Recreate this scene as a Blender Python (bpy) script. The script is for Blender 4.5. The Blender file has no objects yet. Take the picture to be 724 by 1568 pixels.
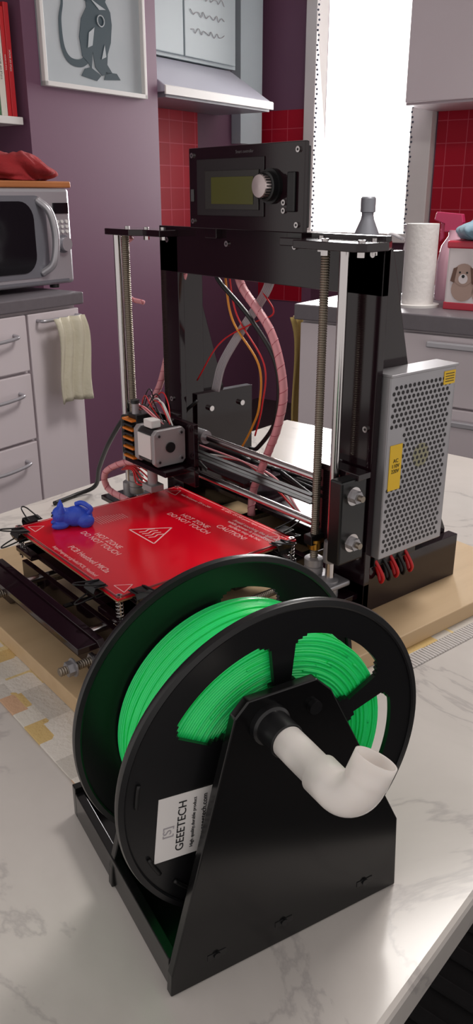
import bpy, bmesh, math, random
from mathutils import Vector, Matrix
random.seed(3)
scene=bpy.context.scene
COL=scene.collection
# ---------------------------------------------------------------- materials
def srgb(r,g,b):
    def c(v):
        v/=255.; return v/12.92 if v<=.04045 else ((v+.055)/1.055)**2.4
    return (c(r),c(g),c(b),1)
MATS={}
def mat(name,rgb,rough=.5,metal=0.,bump=None,var=None,**kw):
    if name in MATS: return MATS[name]
    m=bpy.data.materials.new(name); m.use_nodes=True; nt=m.node_tree; b=nt.nodes["Principled BSDF"]
    b.inputs["Base Color"].default_value=srgb(*rgb); b.inputs["Roughness"].default_value=rough; b.inputs["Metallic"].default_value=metal
    for k,v in kw.items(): b.inputs[k.replace("_"," ")].default_value=v
    tc=None
    if bump or var:
        tc=nt.nodes.new("ShaderNodeTexCoord")
    if var:
        n=nt.nodes.new("ShaderNodeTexNoise"); n.inputs["Scale"].default_value=var[0]; n.inputs["Detail"].default_value=4
        nt.links.new(tc.outputs["Object"],n.inputs["Vector"])
        mx=nt.nodes.new("ShaderNodeMix"); mx.data_type='RGBA'; mx.inputs[6].default_value=srgb(*rgb); mx.inputs[7].default_value=srgb(*var[1])
        nt.links.new(n.outputs["Fac"],mx.inputs[0]); nt.links.new(mx.outputs[2],b.inputs["Base Color"])
    if bump:
        n=nt.nodes.new("ShaderNodeTexNoise"); n.inputs["Scale"].default_value=bump[0]
        nt.links.new(tc.outputs["Object"],n.inputs["Vector"])
        bp=nt.nodes.new("ShaderNodeBump"); bp.inputs["Strength"].default_value=bump[1]; bp.inputs["Distance"].default_value=.002
        nt.links.new(n.outputs["Fac"],bp.inputs["Height"]); nt.links.new(bp.outputs["Normal"],b.inputs["Normal"])
    MATS[name]=m; return m
acr=mat("black_acrylic",(25,11,17),.1,var=(6,(32,15,22)))
acrs=mat("black_acrylic_stand",(11,11,12),.2,var=(6,(15,15,16)))
blk=mat("black_plastic",(15,15,17),.32,var=(9,(21,21,23)))
blkm=mat("black_matte",(20,19,20),.6,bump=(300,.1))
steel=mat("polished_steel",(205,200,200),.18,1.)
thr=mat("thread_steel",(150,140,128),.4,.9)
gal=mat("galvanised_metal",(172,170,174),.38,.6,var=(14,(152,150,154)))
alu=mat("brushed_aluminium",(170,166,168),.45,.5)
brass=mat("brass",(190,140,60),.3,1.)
white=mat("white_gloss",(218,208,213),.25,var=(2,(210,200,205)))
whitem=mat("white_matte",(225,222,220),.6,var=(3,(215,212,210)))
pvc=mat("white_pvc",(236,228,222),.28,Subsurface_Weight=.05)
redp=mat("red_pcb",(238,14,40),.16,var=(3,(228,8,34)))
silk=mat("silkscreen_white",(255,205,205),.5)
grn=mat("green_filament",(22,238,118),.25,Subsurface_Weight=.3,Subsurface_Radius=(.002,.010,.005),var=(40,(60,250,145)))
pink=mat("pink_wrap",(226,152,160),.35)
pinkd=mat("pink_wrap_edge",(186,92,106),.4)
redw=mat("red_wire",(200,20,30),.35)
cable=mat("black_cable",(18,18,20),.4)
orange=mat("orange_wire",(215,140,40),.4)
greyr=mat("grey_ribbon",(165,160,165),.5)
lab=mat("label_white",(226,222,220),.45)
yel=mat("label_yellow",(235,190,20),.4)
ink=mat("ink_black",(25,25,28),.6)
counter=mat("counter_grey",(112,106,112),.4,var=(60,(98,93,98)))
blue=mat("blue_print",(52,86,210),.4,bump=(400,.25))
towel=mat("cream_towel",(208,202,184),.9,bump=(120,.6),var=(20,(194,187,164)))
towel2=mat("yellow_towel",(180,155,95),.9,bump=(120,.6))
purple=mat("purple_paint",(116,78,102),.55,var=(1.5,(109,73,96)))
purpled=mat("purple_paint_shaded",(92,56,78),.55,var=(1.5,(84,50,70)))  # wall purple with shade baked into the colour: niche, hood wall, below sill
floorm=mat("dark_floor",(62,52,50),.35,var=(5,(45,38,38)))
dark=mat("dark_glass",(14,14,18),.08)
silver=mat("silver_plastic",(178,176,182),.3,.5)
wood=mat("board_wood",(190,120,70),.5,var=(12,(160,96,52)))

def nodemat(name):
    m=bpy.data.materials.new(name); m.use_nodes=True; nt=m.node_tree
    return m,nt,nt.nodes["Principled BSDF"],nt.nodes.new("ShaderNodeTexCoord")
def tilemat(name,axes):
    m,nt,b,tc=nodemat(name)
    s=nt.nodes.new("ShaderNodeSeparateXYZ"); c=nt.nodes.new("ShaderNodeCombineXYZ")
    nt.links.new(tc.outputs["Object"],s.inputs[0])
    nt.links.new(s.outputs[axes[0]],c.inputs[0]); nt.links.new(s.outputs[axes[1]],c.inputs[1])
    k=nt.nodes.new("ShaderNodeTexBrick"); k.offset=0; k.inputs["Scale"].default_value=1
    k.inputs["Brick Width"].default_value=.1; k.inputs["Row Height"].default_value=.1; k.inputs["Mortar Size"].default_value=.002
    k.inputs["Color1"].default_value=srgb(172,18,42); k.inputs["Color2"].default_value=srgb(156,14,36); k.inputs["Mortar"].default_value=srgb(190,76,92)
    nt.links.new(c.outputs[0],k.inputs["Vector"]); nt.links.new(k.outputs["Color"],b.inputs["Base Color"]); b.inputs["Roughness"].default_value=.5
    b.inputs["Specular IOR Level"].default_value=.2
    return m
tile_u=tilemat("red_tiles_u",(1,2)); tile_v=tilemat("red_tiles_v",(0,2))
def marble():
    m,nt,b,tc=nodemat("white_marble")
    n1=nt.nodes.new("ShaderNodeTexNoise"); n1.inputs["Scale"].default_value=3.2; n1.inputs["Detail"].default_value=7; n1.inputs["Roughness"].default_value=.55; n1.inputs["Distortion"].default_value=1.2
    nt.links.new(tc.outputs["Object"],n1.inputs["Vector"])
    s=nt.nodes.new("ShaderNodeMath"); s.operation='SUBTRACT'; s.inputs[1].default_value=.5; nt.links.new(n1.outputs["Fac"],s.inputs[0])
    a=nt.nodes.new("ShaderNodeMath"); a.operation='ABSOLUTE'; nt.links.new(s.outputs[0],a.inputs[0])
    r=nt.nodes.new("ShaderNodeValToRGB"); r.color_ramp.elements[0].position=0; r.color_ramp.elements[0].color=srgb(190,184,181)
    r.color_ramp.elements[1].position=.012; r.color_ramp.elements[1].color=srgb(210,204,199)
    e=r.color_ramp.elements.new(.12); e.color=srgb(216,210,205)
    nt.links.new(a.outputs[0],r.inputs[0]); nt.links.new(r.outputs[0],b.inputs["Base Color"]); b.inputs["Roughness"].default_value=.16
    return m
marb=marble()
def plywood():
    m,nt,b,tc=nodemat("plywood")
    mp=nt.nodes.new("ShaderNodeMapping"); mp.inputs["Scale"].default_value=(60,3,60); nt.links.new(tc.outputs["Object"],mp.inputs[0])
    n=nt.nodes.new("ShaderNodeTexNoise"); n.inputs["Scale"].default_value=1; n.inputs["Detail"].default_value=5; nt.links.new(mp.outputs[0],n.inputs["Vector"])
    r=nt.nodes.new("ShaderNodeValToRGB"); r.color_ramp.elements[0].color=srgb(190,160,122); r.color_ramp.elements[1].color=srgb(212,184,146)
    nt.links.new(n.outputs["Fac"],r.inputs[0]); nt.links.new(r.outputs[0],b.inputs["Base Color"]); b.inputs["Roughness"].default_value=.5
    return m
ply=plywood()
def cloth():
    m,nt,b,tc=nodemat("patchwork_cloth")
    v=nt.nodes.new("ShaderNodeTexVoronoi"); v.distance='CHEBYCHEV'; v.inputs["Scale"].default_value=38; v.inputs["Randomness"].default_value=.3
    nt.links.new(tc.outputs["Object"],v.inputs["Vector"])
    s=nt.nodes.new("ShaderNodeSeparateColor"); nt.links.new(v.outputs["Color"],s.inputs[0])
    r=nt.nodes.new("ShaderNodeValToRGB"); r.color_ramp.interpolation='CONSTANT'
    cols=[(222,216,206),(216,186,126),(206,200,192),(226,204,150),(212,172,140),(228,222,214)]
    r.color_ramp.elements[0].color=srgb(*cols[0]); r.color_ramp.elements[1].position=.3; r.color_ramp.elements[1].color=srgb(*cols[1])
    for i,p in enumerate((.45,.62,.74,.86)): e=r.color_ramp.elements.new(p); e.color=srgb(*cols[i+2])
    nt.links.new(s.outputs[0],r.inputs[0]); nt.links.new(r.outputs[0],b.inputs["Base Color"]); b.inputs["Roughness"].default_value=.9
    n=nt.nodes.new("ShaderNodeTexNoise"); n.inputs["Scale"].default_value=260; nt.links.new(tc.outputs["Object"],n.inputs["Vector"])
    bp=nt.nodes.new("ShaderNodeBump"); bp.inputs["Strength"].default_value=.5; bp.inputs["Distance"].default_value=.002
    nt.links.new(n.outputs["Fac"],bp.inputs["Height"]); nt.links.new(bp.outputs["Normal"],b.inputs["Normal"])
    return m
clothm=cloth()
# ---------------------------------------------------------------- helpers
def link(o,parent=None):
    COL.objects.link(o)
    if parent: o.parent=parent
    return o
def empty(name,loc=(0,0,0),rz=0):
    e=bpy.data.objects.new(name,None); e.location=loc; e.rotation_euler=(0,0,rz); e.empty_display_size=.05; COL.objects.link(e); return e
def finish(name,bm,m,parent=None,smooth=False,bevel=0,rz=0,seg=2):
    me=bpy.data.meshes.new(name); bmesh.ops.recalc_face_normals(bm,faces=bm.faces); bm.to_mesh(me); bm.free()
    if smooth:
        for p in me.polygons: p.use_smooth=True
    o=bpy.data.objects.new(name,me); 
    if m: me.materials.append(m)
    o.rotation_euler=(0,0,rz)
    if bevel:
        b=o.modifiers.new("b",'BEVEL'); b.width=bevel; b.segments=seg; b.limit_method='ANGLE'
    return link(o,parent)
def box(name,a,b,m,parent=None,bevel=0,rz=0,rot=None,seg=2):
    bm=bmesh.new(); bmesh.ops.create_cube(bm,size=1)
    c=[(a[i]+b[i])/2 for i in range(3)]; s=[abs(b[i]-a[i]) for i in range(3)]
    for v in bm.verts:
        v.co=Vector((v.co.x*s[0],v.co.y*s[1],v.co.z*s[2]))
        if rot: v.co=rot@v.co
        v.co+=Vector(c)
    return finish(name,bm,m,parent,False,bevel,rz,seg)
def frame_to(d):
    return Vector(d).normalized().to_track_quat('Z','Y').to_matrix()
def lathe(name,prof,m,parent=None,o=(0,0,0),d=(0,0,1),n=32,smooth=True,rz=0,close=False):
    bm=bmesh.new(); Mx=frame_to(d); O=Vector(o); rows=[]
    for r,z in prof:
        rows.append([bm.verts.new(O+Mx@Vector((r*math.cos(2*math.pi*k/n),r*math.sin(2*math.pi*k/n),z))) for k in range(n)])
    pairs=list(zip(rows,rows[1:]))
    if close: pairs.append((rows[-1],rows[0]))
    for A,B in pairs:
        for k in range(n): bm.faces.new((A[k],A[(k+1)%n],B[(k+1)%n],B[k]))
    if not close:
        bm.faces.new(rows[0]); bm.faces.new(rows[-1])
    ob=finish(name,bm,m,parent,False,0,rz)
    if smooth:
        for p in ob.data.polygons: p.use_smooth=len(p.vertices)==4
        try:
            ob.data.set_sharp_from_angle(angle=math.radians(35))
        except Exception: pass
    return ob
def cyl(name,p,q,r,m,parent=None,n=24,rz=0,r2=None):
    p,q=Vector(p),Vector(q); L=(q-p).length
    return lathe(name,[(r,0),(r if r2 is None else r2,L)],m,parent,p,q-p,n,True,rz)
def threaded(name,p,q,r,m,parent=None,pitch=.0022):
    p,q=Vector(p),Vector(q); L=(q-p).length; prof=[]; z=0;
    while z<L: prof+= [(r*.84,z),(r,z+pitch*.35),(r,z+pitch*.6)]; z+=pitch
    return lathe(name,prof,m,parent,p,q-p,14,False)
def prism(name,pts,axis,a,b,m,parent=None,bevel=0,rz=0):
    bm=bmesh.new()
    def mk(u,v,w):
        return {0:(w,u,v),1:(u,w,v),2:(u,v,w)}[axis]
    A=[bm.verts.new(mk(u,v,a)) for u,v in pts]; B=[bm.verts.new(mk(u,v,b)) for u,v in pts]
    bm.faces.new(A); bm.faces.new(B[::-1])
    for i in range(len(pts)):
        j=(i+1)%len(pts); bm.faces.new((A[i],A[j],B[j],B[i]))
    return finish(name,bm,m,parent,False,bevel,rz)
def catmull(pts,k=10):
    P=[Vector(p) for p in pts]; P=[P[0]*2-P[1]]+P+[P[-1]*2-P[-2]]; out=[]
    for i in range(1,len(P)-2):
        for j in range(k):
            t=j/k; a,b,c,d=P[i-1],P[i],P[i+1],P[i+2]
            out.append(.5*((2*b)+(c-a)*t+(2*a-5*b+4*c-d)*t*t+(3*b-a-3*c+d)*t**3))
    out.append(P[-2]); return out
def frames(path):
    T=[(path[min(i+1,len(path)-1)]-path[max(i-1,0)]).normalized() for i in range(len(path))]
    n=T[0].orthogonal().normalized(); N=[]
    for t in T:
        n=(n-t*n.dot(t)).normalized(); N.append(n.copy())
    return T,N
def sweep(name,path,radii,m,parent=None,n=12,caps=True,solid=0):
    path=[Vector(p) for p in path]; T,N=frames(path); bm=bmesh.new(); rows=[]
    if not isinstance(radii,(list,tuple)): radii=[radii]*len(path)
    for p,t,nn,r in zip(path,T,N,radii):
        bb=t.cross(nn); rows.append([bm.verts.new(p+(nn*math.cos(2*math.pi*k/n)+bb*math.sin(2*math.pi*k/n))*r) for k in range(n)])
    for A,B in zip(rows,rows[1:]):
        for k in range(n): bm.faces.new((A[k],A[(k+1)%n],B[(k+1)%n],B[k]))
    if caps: bm.faces.new(rows[0]); bm.faces.new(rows[-1])
    o=finish(name,bm,m,parent,True)
    if solid:
        s=o.modifiers.new("s",'SOLIDIFY'); s.thickness=solid; s.offset=-1
    return o
def tube(name,pts,r,m,parent=None,n=8,k=10): return sweep(name,catmull(pts,k),r,m,parent,n)
def wrap(name,pts,r,parent):
    tube(name,pts,r,pink,parent,10)
    path=catmull(pts,40); T,N=frames(path); h=[]; s=0
    for i,(p,t,nn) in enumerate(zip(path,T,N)):
        if i: s+=(path[i]-path[i-1]).length
        a=s/.013*2*math.pi; h.append(p+(nn*math.cos(a)+t.cross(nn)*math.sin(a))*(r-.0001))
    sweep(name+"_spiral",h,.0005,pinkd,parent,5)
def text(name,s,size,loc,rot,m,parent,align='CENTER',ext=.0001):
    c=bpy.data.curves.new(name,'FONT'); c.body=s; c.size=size; c.align_x=align; c.align_y='CENTER'; c.extrude=ext
    c.materials.append(m); o=bpy.data.objects.new(name,c); o.location=loc; o.rotation_euler=rot; return link(o,parent)
def multi(name,fn,m,parent=None,smooth=False,rz=0):
    bm=bmesh.new(); fn(bm); return finish(name,bm,m,parent,smooth,0,rz)
# ---------------------------------------------------------------- room (rotated frame)
RZ=math.radians(16.35)
def rbox(name,a,b,m,parent=None,bevel=0):
    return box(name,a,b,m,parent,bevel,0 if parent else RZ)
rbox("floor",(-3.2,-2.5,-.05),(2.2,3.7,0),floorm)
rbox("ceiling",(-3.2,-1.0,2.5),(2.2,3.7,2.56),whitem)
wb=empty("wall_back",(0,0,0),RZ)
rbox("wall_part_1",(-2.4,3.5,0),(-1.83,3.6,2.5),purple,wb); rbox("wall_part_2",(-1.24,3.5,0),(2.2,3.6,2.5),purple,wb)
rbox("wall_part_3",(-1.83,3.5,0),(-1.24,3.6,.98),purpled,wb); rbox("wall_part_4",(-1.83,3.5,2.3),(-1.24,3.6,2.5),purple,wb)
rbox("tiles_1",(-2.18,3.49,.6),(-1.89,3.502,1.59),tile_v,wb); rbox("tiles_2",(-1.15,3.49,.6),(1.0,3.502,1.56),tile_v,wb)
w=empty("window_1",(0,0,0),RZ)
rbox("frame_left",(-1.885,3.46,.95),(-1.82,3.58,2.35),whitem,w,.004); rbox("frame_right",(-1.27,3.44,.95),(-1.16,3.58,2.35),whitem,w,.004)
rbox("frame_sill",(-1.89,3.42,.94),(-1.19,3.58,.985),whitem,w,.004); rbox("frame_top",(-1.89,3.44,2.28),(-1.19,3.58,2.35),whitem,w,.004)
def trim(bm):
    for u in (-1.80,-1.262):
        for i in range(60): bmesh.ops.create_icosphere(bm,subdivisions=1,radius=.006,matrix=Matrix.Translation((u+.004*math.sin(i*1.7),3.44,.99+.022*i)))
multi("curtain_lace_edge",trim,mat("lace_grey",(70,74,90),.8),w)
wl=empty("wall_left",(0,0,0),RZ)
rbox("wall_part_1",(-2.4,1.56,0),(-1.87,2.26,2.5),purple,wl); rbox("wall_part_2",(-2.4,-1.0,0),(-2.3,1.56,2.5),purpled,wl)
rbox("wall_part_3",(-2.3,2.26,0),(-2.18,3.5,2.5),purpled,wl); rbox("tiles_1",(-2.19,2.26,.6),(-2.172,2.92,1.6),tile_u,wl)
hd=empty("range_hood",(0,0,0),RZ)
prism("glass_canopy",[(-2.17,1.74),(-2.10,1.74),(-1.85,1.585),(-1.85,1.565),(-2.17,1.565)],1,2.29,3.10,mat("hood_glass",(186,186,198),.3),hd,.003)
prism("hood_lip",[(-1.852,1.59),(-1.845,1.585),(-1.845,1.555),(-1.852,1.555)],1,2.285,3.105,whitem,hd)
rbox("hood_underside",(-2.17,2.30,1.545),(-1.86,3.09,1.565),mat("hood_grey",(120,120,128),.4),hd)
uc=empty("glass_wall_cabinet",(0,0,0),RZ)
frost=mat("frosted_glass",(176,188,192),.35,var=(2,(162,174,178)))
rbox("carcass",(-2.17,2.28,1.745),(-2.09,3.13,2.45),frost,uc,.002); rbox("door_1",(-2.09,2.30,1.76),(-2.075,2.70,2.44),frost,uc,.003); rbox("door_2",(-2.09,2.71,1.76),(-2.075,3.11,2.44),frost,uc,.003)
for i in range(4):
    pts=[(-2.072,2.75+.02*j+.004*math.sin(j*2.1),2.08-.07*i+.012*math.sin(j*3.7+i)) for j in range(14)]
    tube("scribble_%d"%i,pts,.0015,greyr,uc,5,4)
rbox("tall_white_cabinet",(-2.178,3.22,1.42),(-2.12,3.42,2.45),frost)
u2=empty("wall_cabinet",(0,0,0),RZ)
rbox("carcass",(-1.17,3.15,1.54),(.9,3.49,2.45),white,u2,.004)
for i in range(4): rbox("door_%d"%i,(-1.165+.51*i,3.13,1.55),(-.665+.51*i,3.15,2.45),white,u2,.004)
kc=empty("kitchen_counter",(0,0,0),RZ)
rbox("plinth",(-.55,1.36,0),(1.3,1.9,.1),blkm,kc)
rbox("carcass",(-.585,1.30,.1),(1.3,1.93,.858),white,kc); rbox("worktop",(-.60,1.275,.86),(1.32,1.95,.9),counter,kc,.003)
for i,(a,b) in enumerate([(-.583,-.298),(-.292,.30),(.306,.9)]):
    rbox("door_%d"%i,(a,1.282,.10),(b,1.30,.68 if i else .853),white,kc,.003)
    if i:
        rbox("drawer_%d"%i,(a,1.282,.685),(b,1.30,.853),white,kc,.003)
        rbox("handle_%d"%i,(a+.07,1.262,.825),(b-.12,1.275,.84),silver,kc,.003)
        rbox("handle_low_%d"%i,(a+.07,1.262,.64),(b-.12,1.275,.655),silver,kc,.003)
lc=empty("drawer_cabinet",(0,0,0),RZ)
rbox("carcass",(-1.87,-.2,.08),(-1.29,1.15,.865),white,lc); rbox("worktop",(-1.87,-.22,.865),(-1.262,1.165,.9),counter,lc,.004)
rbox("plinth",(-1.87,-.2,0),(-1.33,1.13,.08),blkm,lc)
zz=[(.70,.855),(.50,.692),(.09,.492)]
for j,(v0,v1) in enumerate([(.35,.945),(-.2,.342)]):
    for i,(a,b) in enumerate(zz):
        rbox("drawer_%d_%d"%(j,i),(-1.29,v0,a),(-1.27,v1,b),white,lc,.003)
        c=(v0+v1)/2+.15; zc=b-.05
        tube("handle_%d_%d"%(j,i),[(-1.27,c-.1,zc),(-1.245,c-.09,zc-.004),(-1.238,c,zc-.008),(-1.245,c+.09,zc-.004),(-1.27,c+.1,zc)],.005,silver,lc)
rbox("door",(-1.29,.953,.09),(-1.27,1.148,.855),white,lc,.003)
tube("towel_rail",[(-1.27,.985,.835),(-1.245,.99,.835),(-1.245,1.06,.835),(-1.245,1.13,.835),(-1.27,1.135,.835)],.005,silver,lc)
def clothmesh(name,u,v0,v1,z0,z1,m,parent=None,amp=.006):
    bm=bmesh.new(); nx,nz=24,16; g=[]
    for i in range(nx+1):
        row=[]
        for j in range(nz+1):
            t=i/nx; s=j/nz; off=amp*math.sin(t*19+s*2)+amp*.6*math.sin(t*7+1)
            vv=v0+(v1-v0)*t+.006*math.sin(s*6); z=z1+(z0-z1)*s+.004*math.sin(t*5)*s
            row.append(bm.verts.new((u+off+.01*math.sin(min(s*8,1.57)) ,vv,z)))
        g.append(row)
    for i in range(nx):
        for j in range(nz): bm.faces.new((g[i][j],g[i+1][j],g[i+1][j+1],g[i][j+1]))
    o=finish(name,bm,m,parent,True,0,0 if parent else RZ); s=o.modifiers.new("s",'SOLIDIFY'); s.thickness=.004; return o
clothmesh("hand_towel",-1.222,1.0,1.12,.60,.842,towel)
clothmesh("dish_towel",-.63,1.30,1.42,.55,.86,towel2)
mw=empty("microwave_oven",(0,0,0),RZ)
rbox("body",(-1.82,.765,.915),(-1.385,1.235,1.185),silver,mw,.012)
rbox("front_panel",(-1.39,.765,.915),(-1.365,1.235,1.185),silver,mw,.01)
def oval(name,u,v0,v1,z0,z1,rr,m,par,t=.004):
    pts=[]
    for cx,cz,a0 in ((v1-rr,z1-rr,0),(v0+rr,z1-rr,90),(v0+rr,z0+rr,180),(v1-rr,z0+rr,270)):
        for k in range(7):
            a=math.radians(a0+15*k); pts.append((cx+rr*math.cos(a),cz+rr*math.sin(a)))
    return prism(name,pts,0,u,u+t,m,par)
mwg=mat("mw_grey",(110,110,118),.3)
oval("window_surround",-1.366,.785,1.135,.94,1.165,.04,mwg,mw,.004)
oval("window",-1.362,.80,1.085,.955,1.15,.05,dark,mw,.003)
tube("door_handle",[(-1.365,1.105,.95),(-1.335,1.125,.98),(-1.328,1.135,1.05),(-1.335,1.125,1.12),(-1.365,1.105,1.155)],.011,silver,mw,10)
cyl("dial",(-1.365,1.195,1.03),(-1.345,1.195,1.03),.02,silver,mw); cyl("dial_ring",(-1.366,1.195,1.03),(-1.361,1.195,1.03),.026,mwg,mw)
rbox("display",(-1.366,1.165,1.115),(-1.362,1.225,1.145),dark,mw,.001)
for i in range(3):
    for j in range(3): cyl("button_%d%d"%(i,j),(-1.365,1.178+.018*i,1.065+.014*j),(-1.361,1.178+.018*i,1.065+.014*j),.005,whitem,mw,10)
rbox("vent",(-1.366,.79,.922),(-1.363,1.21,.93),mwg,mw)
text("front_lettering","SMART",.016,(-1.3575,.90,.947),(math.pi/2,0,math.pi/2),silver,mw)
for i,(a,b) in enumerate([(-1.78,.8),(-1.78,1.2),(-1.42,.8),(-1.42,1.2)]): cyl("foot_%d"%i,(a,b,.9),(a,b,.918),.015,blk,mw)
rbox("cutting_board",(-1.80,.78,1.186),(-1.37,1.25,1.204),wood,None,.004)
def blob(name,c,s,m,seed,amp,rz=RZ,sub=5,parent=None,fold=0):
    bm=bmesh.new(); bmesh.ops.create_icosphere(bm,subdivisions=sub,radius=1)
    rnd=random.Random(seed); ph=[(rnd.uniform(2,6),rnd.uniform(2,6),rnd.uniform(2,6),rnd.uniform(0,6)) for _ in range(5)]
    for v in bm.verts:
        n=sum(math.sin(v.co.x*a+v.co.y*b+v.co.z*cc+d) for a,b,cc,d in ph)*amp
        n+=fold*abs(math.sin(v.co.x*9+3*math.sin(v.co.y*4)+v.co.z*5))
        v.co=v.co*(1+n); v.co=Vector((v.co.x*s[0]+c[0],v.co.y*s[1]+c[1],max(v.co.z,-.55)*s[2]+c[2]))
    return finish(name,bm,m,parent,True,0,rz)
blob("red_oven_glove",(-1.46,1.12,1.205+.027),(.08,.105,.048),mat("red_fabric",(165,35,40),.9,bump=(150,.6),var=(30,(120,25,30))),4,.09,fold=.14)
bl=empty("lidded_bowl",(0,0,0),RZ)
lathe("bowl",[(.02,0),(.06,.01),(.075,.03),(.078,.032),(.06,.055),(.02,.07),(.008,.072),(.01,.085)],silver,bl,(-1.60,.865,1.204))
sh=empty("book_ledge",(0,0,0),RZ); rbox("ledge_board",(-2.29,.7,1.395),(-1.88,1.54,1.4195),whitem,sh,.002)
sh=empty("storage_ledge",(0,0,0),RZ); rbox("ledge_board",(-2.29,.7,1.79),(-1.88,1.40,1.81),whitem,sh,.002)
v=1.53; k=0
cols=[(190,30,40),(200,30,38),(228,224,214),(60,110,70),(225,222,210),(40,45,70),(200,150,60),(230,226,220),(120,40,60),(70,90,120),(222,216,200),(160,40,44)]
bk=empty("books",(0,0,0),RZ)
hs=[.345,.33,.30,.27,.26,.31,.25,.29,.28,.24,.3,.27]; ths=[.022,.016,.026,.02,.035,.03,.025,.04,.03,.02,.03,.04]
for c_,h_,t_ in zip(cols,hs,ths):
    rbox("book_%d"%k,(-2.12,v-t_,1.42),(-1.895,v,1.42+h_),mat("book_%d"%k,c_,.5),bk,.002)
    o=text("spine_%d"%k,"TITLE OF BOOK",t_*.42,(0,0,0),(0,0,0),ink if sum(c_)>450 else lab,bk)
    o.matrix_local=Matrix.Translation((-1.8945,v-t_/2,1.42+h_*.5))@Matrix(((0,0,1,0),(0,-1,0,0),(1,0,0,0),(0,0,0,1)))
    v-=t_+.002; k+=1
pc=empty("framed_picture",(0,0,0),RZ)
PV0,PV1,PZ0,PZ1=1.625,2.17,1.525,2.27
canvas=mat("picture_paper",(184,188,192),.7,var=(5,(160,170,176)))
rbox("paper",(-1.869,PV0,PZ0),(-1.862,PV1,PZ1),canvas,pc)
for n,a,b in [("frame_bottom",(PV0,PZ0),(PV1,PZ0+.016)),("frame_top",(PV0,PZ1-.016),(PV1,PZ1)),("frame_left",(PV0,PZ0),(PV0+.016,PZ1)),("frame_right",(PV1-.016,PZ0),(PV1,PZ1))]:
    rbox(n,(-1.869,a[0],a[1]),(-1.845,b[0],b[1]),whitem,pc,.002)
rat=mat("stencil_ink",(42,62,72),.7)
def flat(name,pts,m=rat,d=0): return prism(name,pts,0,-1.862+d,-1.860+d,m,pc)
flat("rat_body",[(1.875,1.60),(1.885,1.66),(1.895,1.61),(1.93,1.585),(1.985,1.60),(1.960,1.625),(1.965,1.66),(1.985,1.70),(1.995,1.76),(1.99,1.80),(1.965,1.83),(1.975,1.85),(2.005,1.86),(2.02,1.885),(1.98,1.90),(1.97,1.95),(1.93,1.98),(1.90,1.95),(1.875,1.90),(1.86,1.86),(1.865,1.80),(1.835,1.76),(1.82,1.70),(1.83,1.64),(1.86,1.62)])
flat("rat_feet",[(1.82,1.575),(1.90,1.565),(1.925,1.585),(1.87,1.608),(1.84,1.60)]); flat("rat_foot_2",[(1.94,1.572),(2.03,1.580),(2.01,1.60),(1.95,1.60)])
flat("rat_ear",[(1.885,1.95),(1.87,2.0),(1.90,2.02),(1.92,1.97)]); flat("rat_arm",[(1.87,1.815),(1.80,1.84),(1.785,1.87),(1.80,1.885),(1.87,1.865)])
for i,pts in enumerate([[(1.885,1.83),(1.93,1.80),(1.965,1.805),(1.93,1.815)],[(1.87,1.72),(1.90,1.74),(1.885,1.68),(1.86,1.67)],[(1.92,1.90),(1.95,1.91),(1.94,1.93),(1.92,1.92)],[(1.93,1.64),(1.95,1.69),(1.955,1.65)]]): flat("rat_highlight_%d"%i,pts,canvas,.0012)
sweep("rat_medallion",[Vector((-1.8595,1.935+.018*math.cos(a*.26),1.765+.018*math.sin(a*.26))) for a in range(25)],.0025,canvas,pc,5)
tp=catmull([(0,1.865,1.64),(0,1.82,1.615),(0,1.765,1.62),(0,1.735,1.66),(0,1.73,1.74),(0,1.745,1.80),(0,1.735,1.85)],8)
bm=bmesh.new(); L=[];Rr=[]
for i,p in enumerate(tp):
    t=(tp[min(i+1,len(tp)-1)]-tp[max(i-1,0)]).normalized(); n=Vector((0,-t.z,t.y)); wd=.012*(1-i/len(tp))+.003
    L.append(bm.verts.new((-1.8605,p.y+n.y*wd,p.z+n.z*wd))); Rr.append(bm.verts.new((-1.8605,p.y-n.y*wd,p.z-n.z*wd)))
for i in range(len(tp)-1): bm.faces.new((L[i],L[i+1],Rr[i+1],Rr[i]))
finish("rat_tail",bm,rat,pc)
pt=empty("paper_towel_roll",(0,0,0),RZ)
lathe("roll",[(.012,0),(.040,0),(.040,.195),(.012,.195)],mat("paper",(232,228,226),.9,bump=(90,.5)),pt,(-.318,1.42,.905),n=40)
lathe("base",[(.055,0),(.055,.006),(.01,.008)],whitem,pt,(-.318,1.42,.9)); 
sb=empty("spray_bottle",(0,0,0),RZ); sb.location=(-.055*math.cos(RZ)-.16*math.sin(RZ)+.03,-.055*math.sin(RZ)+.16*math.cos(RZ),0)
pk=mat("pink_plastic",(190,50,95),.25); 
lathe("bottle",[(.036,0),(.038,.01),(.038,.10),(.03,.14),(.014,.165),(.014,.18)],mat("clear_pink",(216,170,186),.15),sb,(-.275,1.44,.9))
prism("spray_head",[(-.30,1.075),(-.255,1.075),(-.25,1.10),(-.255,1.12),(-.325,1.125),(-.33,1.105),(-.30,1.095)],1,1.43,1.45,pk,sb,.002)
prism("trigger",[(-.312,1.098),(-.304,1.098),(-.302,1.06),(-.312,1.05)],1,1.436,1.444,pk,sb,.001)
tn=empty("dog_picture_tin",(0,0,0),RZ)
tw=mat("tin_white",(222,212,214),.3); trd=mat("tin_red",(190,50,70),.3)
rbox("tin_box",(-.24,1.40,.9),(-.05,1.54,1.055),tw,tn,.006); rbox("tin_lid",(-.243,1.397,1.045),(-.047,1.543,1.063),trd,tn,.004)
rbox("tin_band",(-.241,1.399,.90),(-.049,1.541,.918),trd,tn,.002)
dg=mat("dog_fur",(176,150,140),.8); de=mat("dog_ear",(112,84,74),.8)
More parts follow.
